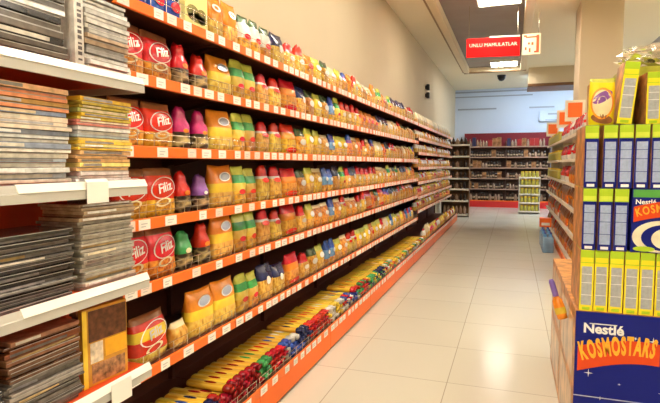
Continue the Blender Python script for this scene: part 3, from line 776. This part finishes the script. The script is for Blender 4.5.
# base: printed carton display
r = empty('display_carton', (DX, DY, 0), 'blue printed cereal carton carrying the stacked cereal boxes, right foreground', 'display carton')
CW, CD, CH = .92, 1.50, .785
body = MB().bbox((0, 0, 0), (CW, CD, CH), .006).mesh('carton_body', [K['blue'], K['brown'], K['brown']])
for p in body.polygons:
    if abs(p.normal.x) > .5 or p.normal.z > .5: p.material_index = 1
o = bpy.data.objects.new('carton_body', body); COL.objects.link(o); o.parent = r
def carton_front(r, x0, zt, sc, y=-.001, suf=''):
    t = text_mb('Nestlé', .066*sc, .0006, 0, .0020*sc)
    xm = min(v[0] for v in t.v); wd_ = max(v[0] for v in t.v)-xm
    t.xf(Matrix.Translation((x0+.02*sc-xm*1.0, y, zt-.084*sc)) @ FACE_NY)
    t.box((x0+.045*sc, y-.0006, zt-.0605*sc), (x0+.02*sc+wd_-.03, y+.0002, zt-.0555*sc))
    t.obj('maker_lettering', K['white'], r)
    zf = lambda u: (zt-.205+.050*math.sin(PI*u*.66), .30*math.cos(PI*u*.72), 1.62)
    W_ = .335
    bandp = [(x0-.004+i/12*(W_+.015), zf(i/12)[0]-.095+.02*i/12) for i in range(13)]
    bandp += [(x0-.004+i/12*(W_+.015), zf(i/12)[0]+.030) for i in range(12, -1, -1)]
    MB().prism(bandp, 'y', y-.0012, y).obj('red_band', K['redb'], r)
    arc_letters('KOSMOSTARS', .075, x0+.004, x0+W_, zf, 0, 0, y-.0016, .0032).obj('product_lettering', K['orange'], r)
carton_front(r, .018, CH, 1.0)
sk = MB()
for x, z, q in ((.335, .665, .022), (.262, .672, .010), (.065, .48, .020), (.03, .545, .006), (.40, .60, .008), (.2, .44, .007), (.38, .42, .016), (.12, .36, .01)): sparkle(sk, x, -.001, z, q)
sk.obj('sparkle_print', K['white'], r)
# clear ledge line low on the front
MB().box((.0, -.004, .36), (CW, -.0005, .364)).obj('tape_strip', mat('clear tape', (.45, .48, .65), .2, coat=.5), r)
# side print: trays and panels on the aisle side
sd = MB()
for y0_, z0_, y1_, z1_ in ((.06, .05, .7, .36), (.08, .42, .68, .72), (.8, .06, 1.42, .35), (.8, .43, 1.42, .74)): sd.box((-.0015, y0_, z0_), (0, y1_, z1_))
sd.obj('side_print', mat('tan side print', (.62, .40, .20), .3, coat=.5, var=.45, vscale=7), r)
ob = MB().lathe([(.010, 0), (.022, .004), (.024, .06), (.020, .10), (.010, .125)], 12).lathe([(.012, .118), (.014, .122), (.013, .19), (.009, .20)], 12, 1)
# a bottle with a purple cap lying on the carton ledge by the side
o = empty('glue_bottle', (DX-.034, DY+.34, CH-.115), 'orange bottle with purple cap fixed to the carton side by the aisle', 'bottle')
o.rotation_euler = (-.25, -.30, 0)
MB().lathe([(.012, -.03), (.026, -.026), (.030, .03), (.026, .075), (.012, .10)], 14).obj('bottle_body', M['or_film'], o, smooth=True)
MB().lathe([(.014, .098), (.0165, .102), (.0155, .18), (.011, .195)], 14).obj('cap', mat('purple cap', (.22, .15, .52), .3, coat=.4), o, smooth=True)
MB().lathe([(.0302, .0), (.0304, .035)], 14).obj('label_band', M['yel_film'], o)

# front-facing blue carton in the middle tier
FX = DX+.224
r = empty('cereal_box', (FX, DY, Z2), 'blue cereal box turned face-on with orange lettering in the middle tier', 'cereal box')
MB().bbox((0, .004, 0), (.30, .19, BH-.001), .003).obj('box_body', K['blue'], r)
MB().box((.004, .0025, BH-.040), (.296, .0038, BH-.004)).obj('top_band', K['green2'], r)
t = text_mb('Nestlé', .032, .0006, 0, .0006); xm = min(v[0] for v in t.v)
t.xf(Matrix.Translation((.015-xm, .0028, BH-.062)) @ FACE_NY).obj('maker_lettering', K['white'], r)
zf = lambda u: (.185+.030*math.sin(PI*(u*.85+.0)), .35*math.cos(PI*u*.85), 1.0)
bp_ = [(.008+.28*i/12, zf(i/12)[0]-.042) for i in range(13)]+[(.008+.28*i/12, zf(i/12)[0]+.030) for i in range(12, -1, -1)]
arcb = MB()
ell = [(.13+.125*math.cos(a*PI/16), .075+.078*math.sin(a*PI/16)) for a in range(32)]
MB().prism([(x, max(.004, z)) for x, z in ell], 'y', .0032, .0039).obj('cream_swirl', K['cream'], r)
MB().prism([(.14+.098*math.cos(a*PI/16), max(.012, .072+.062*math.sin(a*PI/16))) for a in range(32)], 'y', .0024, .0032).obj('dark_swirl', K['blue'], r)
MB().prism([(.15+.066*math.cos(a*PI/16), max(.018, .068+.050*math.sin(a*PI/16))) for a in range(32)], 'y', .0016, .0024).obj('round_print', K['cream'], r)
MB().prism([(.17+.042*math.cos(a*PI/16), max(.02, .066+.042*math.sin(a*PI/16))) for a in range(32)], 'y', .0008, .0016).obj('orange_print', K['orange'], r)
MB().prism(bp_, 'y', .0012, .0039).obj('red_band', K['redb'], r)
arc_letters('KOSMOSTARS', .052, .016, .285, zf, 0, 0, .0008).obj('product_lettering', K['orange'], r)
MB().prism([(.055+.045*math.cos(a*PI/10), .018+.012*math.sin(a*PI/10)) for a in range(20)], 'y', .0006, .0039).obj('green_seal', K['lime'], r)

# things on top of the tiers
ZT = Z3+BH+.001
# yellow pouch
pw, ph_, pt = .115, .225, .06
o = make_bag('cereal_pouch', pw, ph_, pt, ['yel_film', 'yel_film', 'lime'], [.5, .90], seed=3)
d = (pw, ph_, pt)
pp = [patch(d, 0, ph_*.47, pw*.43, ph_*.34, 'or_film', 'orange_ring', hole=.86, n=24), patch(d, 0, ph_*.47, pw*.37, ph_*.29, 'cream_film', 'picture_oval', n=24),
      patch(d, 0, ph_*.60, pw*.42, ph_*.105, 'purple', 'purple_band', tilt=.55),
      patch(d, .0, ph_*.14, pw*.42, ph_*.10, 'brown_film', 'dark_band', tilt=-.25)]
proto(o, pp)
M['pyel'] = cm('bright yellow pouch film', (.93, .72, .02)); o.data.materials[0] = M['pyel']; o.data.materials[1] = M['pyel']
P_ = place(o, (DX+.092, DY+.09, ZT), (0, 0, -PI/2-.05), label='yellow cereal pouch with purple and orange oval print on the top tier', cat='cereal pouch')
c = place(CY_, (DX+.182, DY+.035, ZT+.0035), (0, .10, .0), (1.06, 1, .97), label='tall yellow cereal box leaning on the top tier beside the pouch', cat='cereal box')
c = place(CY_, (DX+.300, DY+.03, ZT), (0, 0, .06), (1, 1, .80), label='short yellow-green cereal box turned slightly on the top tier', cat='cereal box')
c = place(CB_, (DX+.385, DY+.03, ZT), (0, 0, 0), (1, 1, .78), label='dark blue cereal box standing on the top tier at the right edge', cat='cereal box')
c = place(CY_, (DX+.098, DY+.238, ZT), (0, 0, 0), (1, 1, .80), label='lime-topped cereal box behind the yellow pouch', cat='cereal box')
# silver foil bag lying over the rear boxes
gb = MB().bbox((-.05, 0, 0), (.62, .30, ZT+.299-Z1), .004).obj('supply_carton', K['olive'])
gb.location = (DX+.255, DY+.235, Z1); tag(gb, 'tall olive carton behind the cereal boxes, under the foil bag', 'carton')
bm = bmesh.new(); bmesh.ops.create_icosphere(bm, subdivisions=4, radius=1)
rnd = random.Random(9)
from mathutils import noise
for v in bm.verts:
    n_ = noise.noise(v.co*4.1)*.28 + noise.noise(v.co*9)*.18
    v.co = Vector((v.co.x*.24, v.co.y*.12, max(-.05, v.co.z*.075)))*(1+n_)
zmin = min(v.co.z for v in bm.verts)
me = bpy.data.meshes.new('foil_bag'); bm.to_mesh(me); bm.free()
me.materials.append(mat('crumpled foil', (.86, .84, .80), .18, metal=1))
o = bpy.data.objects.new('foil_bag', me); COL.objects.link(o); o.location = (DX+.45, DY+.40, ZT+.30-zmin)
tag(o, 'crumpled silver foil bag on top of the cereal stack', 'foil bag')
bpy.data.objects[o.name].rotation_euler.z = .2

# ------------------------------------------------------------------ right-hand gondola beyond the display
GX = .78
SR = [.12, .50, .86, 1.20, 1.54, 1.88, 2.2]
M['flag'] = mat('orange header board', (.92, .16, .02), .4, emit=None)
M['rp'] = mat('cream side panel', (.86, .76, .60), .5)
units = [(7.0, 8.8, 'nearest'), (8.8, 10.35, 'second'), (10.35, 13.4, 'third')]
for y0, y1, t in units:
    r = empty('side_gondola', (0, 0, 0), 'cream gondola with an orange base on the right of the aisle, %s of three' % t, 'shelving', 'gondolas along the right of the aisle')
    xb = 1.06
    MB().box((xb-.02, y0+.03, .02), (xb, y1, 2.15)).obj('back_panel', M['rp'], r)
    MB().box((GX+.08, y1-.03, .02), (xb-.021, y1-.001, 2.15)).obj('end_panel', M['rp'], r)
    MB().bbox((GX-.02, y0+.03, 0), (xb-.021, y1-.031, .10), .004).obj('base', M['orange'], r)
    for z in SR[:6]:
        s = MB().box((GX, y0+.03, z), (xb-.021, y1-.032, z+.02)).obj('shelf', M['white_metal'], r)
        MB().prism([(GX-.008, z-.012), (GX, z-.012), (GX, z+.03), (GX-.008, z+.03)], 'y', y0+.03, y1-.032).obj('price_rail', M['rp'], s)
    f = MB().box((GX-.04, y1-.028, 2.151), (1.02, y1-.012, 2.47)).obj('header_panel', M['rp'], r)
    MB().box((GX-.0, y1-.033, 2.21), (GX+.20, y1-.0285, 2.43)).obj('orange_square', M['flag'], f)
style('redbag', 'red bag on a white shelf', .20, .24, .12, ['white_film', 'red'], [.35], True, name='grocery_bag')
style('brnbag', 'reddish brown bag', .18, .27, .11, ['brown_film', 'or_film', 'brown_film'], [.4, .6], name='grocery_bag')
style('ornbag', 'orange brown bag', .18, .26, .11, ['gold4', 'brown_film'], [.5], name='grocery_bag')
style('whbag', 'white bag', .18, .25, .11, ['white_film', 'red', 'white_film'], [.4, .6], name='grocery_bag')
jar = MB().lathe([(.035, 0), (.042, .006), (.042, .10), (.034, .118), (.034, .12)], 12, 0).lathe([(.036, .12), (.036, .145), (.03, .147)], 12, 1).obj('jar', [mat('olive jar', (.50, .46, .09), .25, coat=.6), M['yel_film']], link=False, smooth=False)
jar = proto(jar, [MB().lathe([(.0425, .03), (.0425, .08)], 12).obj('label', M['cream_film'], link=False)])
def sh_name(k): return ('lowest', 'second', 'third', 'fourth', 'fifth', 'sixth')[k]
for u, (y0, y1, t) in enumerate(units):
    for k in range(6):
        y = y0+.16; i = 0
        while y < y1-.12:
            i += 1
            if u == 2 and k >= 3:
                place(jar, (GX+.06, y, SR[k]+.0205), scale=(1.3, 1.3, 1.35), label='yellow-green jar, %s along the %s shelf of the third right-hand gondola' % (nth(i), sh_name(k)), cat='jar', group='jars on the third right-hand gondola', parts=False)
                y += .13; continue
            if u == 1: key = 'redbag' if k >= 3 else random.choice(['brnbag', 'ornbag'])
            elif u == 0: key = random.choice(['whbag', 'redbag']) if k > 3 else random.choice(['brnbag', 'ornbag', 'ornbag'])
            else: key = random.choice(['brnbag', 'redbag', 'ornbag'])
            p, w_, h_, t_ = random.choice(P[key])
            place(p, (GX+.02+t_*.6, y, SR[k]+.0205), (0, 0, PI+random.uniform(-.15, .15)), (1, 1, 1), '%s, %s along the %s shelf of the %s right-hand gondola' % (LOOK[key], nth(i), sh_name(k), t), 'grocery bag', 'bags on the %s right-hand gondola' % t, parts=False)
            y += w_+.02
# shrink-wrapped water packs on the floor
M['water'] = mat('blue water bottle', (.16, .38, .66), .12, coat=.8, var=.2, vscale=20)
M['wrap'] = mat('clear blue shrink film', (.55, .72, .90), .08, alpha=.35)
for i, (x, y, t) in enumerate(((.60, 9.55, 'nearest the camera'), (.60, 9.95, 'in the middle'), (.60, 10.35, 'farthest away'))):
    r = empty('water_pack', (x, y, 0), 'shrink-wrapped pack of blue water bottles on the floor, %s' % t, 'water pack', 'water packs on the floor by the right gondola')
    for a in (-.045, .045):
        for b in (-.09, 0, .09):
            bt = MB().lathe([(.036, 0), (.043, .01), (.043, .22), (.038, .25), (.016, .30), (.014, .315)], 10, c=(a, b, .002)).obj('water_bottle', M['water'], r, smooth=True)
            MB().lathe([(.0155, .315), (.0155, .335)], 10, c=(a, b, .002)).obj('bottle_cap', M['blue'], bt)
    MB().bbox((-.091, -.137, .001), (.091, .137, .27), .025).obj('shrink_wrap', M['wrap'], r, smooth=True)
o = MB().bbox((-.10, -.10, 0), (.10, .10, .16), .006).obj('price_box', M['flag']); o.location = (.60, 10.36, .345)
o2 = MB().box((-.07, -.1012, .03), (.07, -.1003, .08)).obj('white_label', M['tag'], o)
tag(o, 'orange box with a white label on top of the farthest water pack', 'box')

# ------------------------------------------------------------------ far end: low jar stand, side shelves, wine shelf
r = empty('jar_stand', (.50, 16.7, 0), 'low white stand of yellow-green jars in front of the back shelf', 'shelving')
JX = .30
MB().box((-JX, .02, 0), (-JX+.02, .4, 1.1)).obj('side_panel', M['white_metal'], r); MB().box((JX-.02, .02, 0), (JX, .4, 1.1)).obj('side_panel', M['white_metal'], r)
MB().box((-JX, .4, 0), (JX, .42, 1.12)).obj('back_panel', M['rp'], r)
JZ = [.06, .32, .58, .84, 1.08]
for z in JZ:
    s = MB().box((-JX+.021, 0, z), (JX-.021, .399, z+.018)).obj('shelf', M['white_metal'], r)
    MB().box((-JX, -.012, z-.012), (JX, 0, z+.03)).obj('price_rail', M['white_lip'], s)
for k, z in enumerate(JZ):
    for i in range(5):
        place(jar, (.5-.21+.105*i, 16.76, z+.0185), scale=(1.1, 1.1, 1.25), label='small yellow-green jar, %s from the left on the %s level of the white stand' % (nth(i+1), ('lowest', 'second', 'third', 'fourth', 'top')[k]), cat='jar', group='jars on the low white stand', parts=False)
r = empty('end_shelf', (-1.52, 15.0, 0), 'narrow white end shelf of dark goods beyond the pasta shelving', 'shelving')
EX = .38
MB().box((-EX, .4, 0), (EX, .42, 2.15)).obj('back_panel', M['brown'], r)
for a in (-EX, EX-.015): MB().box((a, .10, 0), (a+.015, .4, 2.2)).obj('side_panel', M['brown'], r)
EZ = [.06, .45, .78, 1.08, 1.38, 1.70, 2.02]
for z in EZ:
    s = MB().box((-EX+.016, 0, z), (EX-.016, .399, z+.02)).obj('shelf', M['white_metal'], r)
    MB().box((-EX, -.012, z-.015), (EX, 0, z+.03)).obj('price_rail', M['white_lip'], s)
bottle = MB().lathe([(.036, 0), (.040, .008), (.040, .17), (.030, .20), (.014, .225), (.014, .27)], 10).obj('bottle', mat('dark glass', (.035, .018, .012), .12, coat=.8), link=False, smooth=True)
bottle = proto(bottle, [MB().lathe([(.0405, .06), (.0405, .12)], 10).obj('label', mat('tan bottle label', (.42, .28, .17), .5), link=False)])
pale = MB().lathe([(.04, 0), (.046, .008), (.046, .12), (.03, .16), (.02, .17), (.02, .20)], 10).obj('bottle', mat('pale glass goods', (.34, .21, .14), .2, coat=.6), link=False, smooth=True); pale = proto(pale)
redb = MB().bbox((-.07, -.04, 0), (.07, .04, .24), .004).obj('gift_box', mat('red gift box', (.34, .02, .02), .35), link=False); redb = proto(redb)
brnb = MB().bbox((-.07, -.04, 0), (.07, .04, .26), .004).obj('gift_box', mat('brown gift box', (.30, .13, .05), .35, var=.5, vscale=12), link=False); brnb = proto(brnb)
navb = MB().bbox((-.06, -.04, 0), (.06, .04, .27), .004).obj('gift_box', mat('navy gift box', (.03, .03, .08), .35), link=False); navb = proto(navb)
LV = ('lowest', 'second', 'third', 'fourth', 'fifth', 'sixth', 'top')
for k, z in enumerate(EZ):
    for i in range(6):
        p, nm, sc = ((bottle, 'dark bottle', .75), (pale, 'pale bottle', .9))[(i*7+k*3) % 3 == 0]
        if k == 0: p, nm, sc = pale, 'pale bottle', 1.2
        place(p, (-1.52-.28+.11*i, 15.055, z+.0205), scale=(1, 1, sc), label='%s, %s from the left on the %s level of the end shelf' % (nm, nth(i+1), LV[k]), cat='bottle', group='bottles on the end shelf', parts=False)

r = empty('wine_shelf', (-.22, 18.85, 0), 'wide dark brown drinks shelf with a red base against the back wall', 'shelving')
WX = 1.42
dkb = mat('dark brown board', (.10, .042, .03), .5); M['dkb'] = dkb
MB().box((-WX, .40, 0), (WX, .43, 2.30)).obj('back_panel', dkb, r)
MB().box((-WX, .395, 2.05), (WX, .3999, 2.58)).obj('header_panel', mat('dark red header', (.22, .012, .02), .5), r)
for a in (-WX, -.02, WX-.03): MB().box((a, .08, .2), (a+.03, .394, 2.3)).obj('upright', dkb, r)
MB().bbox((-WX, 0, 0), (WX, .399, .21), .004).obj('base', mat('red base', (.62, .02, .02), .35, coat=.3), r)
WZ = [.215, .62, .99, 1.35, 1.72, 2.08]
for z in WZ:
    s = MB().box((-WX, .02, z-.002), (WX, .399, z+.02)).obj('shelf', dkb, r)
    MB().box((-WX, .005, z-.01), (WX, .02, z+.03)).obj('price_rail', mat('brown price rail', (.40, .24, .17), .4) if z > .3 else M['railo'], s)
rnd = random.Random(21)
HALF = {redb.name: .07, brnb.name: .07, navb.name: .06, pale.name: .046, bottle.name: .041}
for k, z in enumerate(WZ):
    x = -.22-WX+.04; i = 0
    while True:
        if k == 5: p, nm, cat = rnd.choice(((redb, 'red gift box', 'gift box'), (brnb, 'brown gift box', 'gift box'), (navb, 'navy gift box', 'gift box'), (pale, 'pale bottle', 'bottle'))); sc = rnd.uniform(.95, 1.3)
        elif k == 0: p, nm, cat = rnd.choice(((bottle, 'dark bottle', 'bottle'), (bottle, 'dark bottle', 'bottle'), (pale, 'pale bottle', 'bottle'))); sc = 1.15
        else: p, nm, cat = rnd.choice(((bottle, 'dark bottle', 'bottle'), (bottle, 'dark bottle', 'bottle'), (brnb, 'brown gift box', 'gift box'), (pale, 'pale bottle', 'bottle'), (bottle, 'dark bottle', 'bottle'))); sc = rnd.uniform(.75, 1.05)
        hw = HALF[p.name]; x += hw+.008
        if abs(x+.225) < hw+.03: x = -.225+hw+.035
        if x > -.22+WX-.04-hw: break
        i += 1
        place(p, (x, 18.85+.10, z+.0205), scale=(1, 1, sc), label='%s, %s from the left on the %s level of the drinks shelf' % (nm, nth(i), LV[k] if k < 5 else 'top'), cat=cat, group='goods on the %s level of the drinks shelf' % (LV[k] if k < 5 else 'top'), parts=(k < 5 and p is bottle))
        x += hw

# ------------------------------------------------------------------ clear away unlinked masters
for o in [o for o in bpy.data.objects if not o.users_collection]:
    bpy.data.objects.remove(o)

# ------------------------------------------------------------------ camera, world, view
cam = bpy.data.cameras.new('camera'); co = bpy.data.objects.new('camera', cam); COL.objects.link(co)
F = 520.0
cam.sensor_width = 36; cam.lens = F/660*36; cam.clip_start = .05; cam.clip_end = 100
yaw = math.atan(182/F); pitch = math.atan(37.5/F)
co.location = (0, 0, 1.5); co.rotation_euler = (PI/2-pitch, 0, yaw)
S.camera = co
wd = bpy.data.worlds.new('world'); S.world = wd; wd.use_nodes = True
wd.node_tree.nodes['Background'].inputs[0].default_value = (.9, .85, .8, 1); wd.node_tree.nodes['Background'].inputs[1].default_value = .05
vs = S.view_settings
vs.view_transform = 'Standard'; vs.look = 'None'; vs.gamma = 1; vs.use_curve_mapping = False
vs.exposure = .17
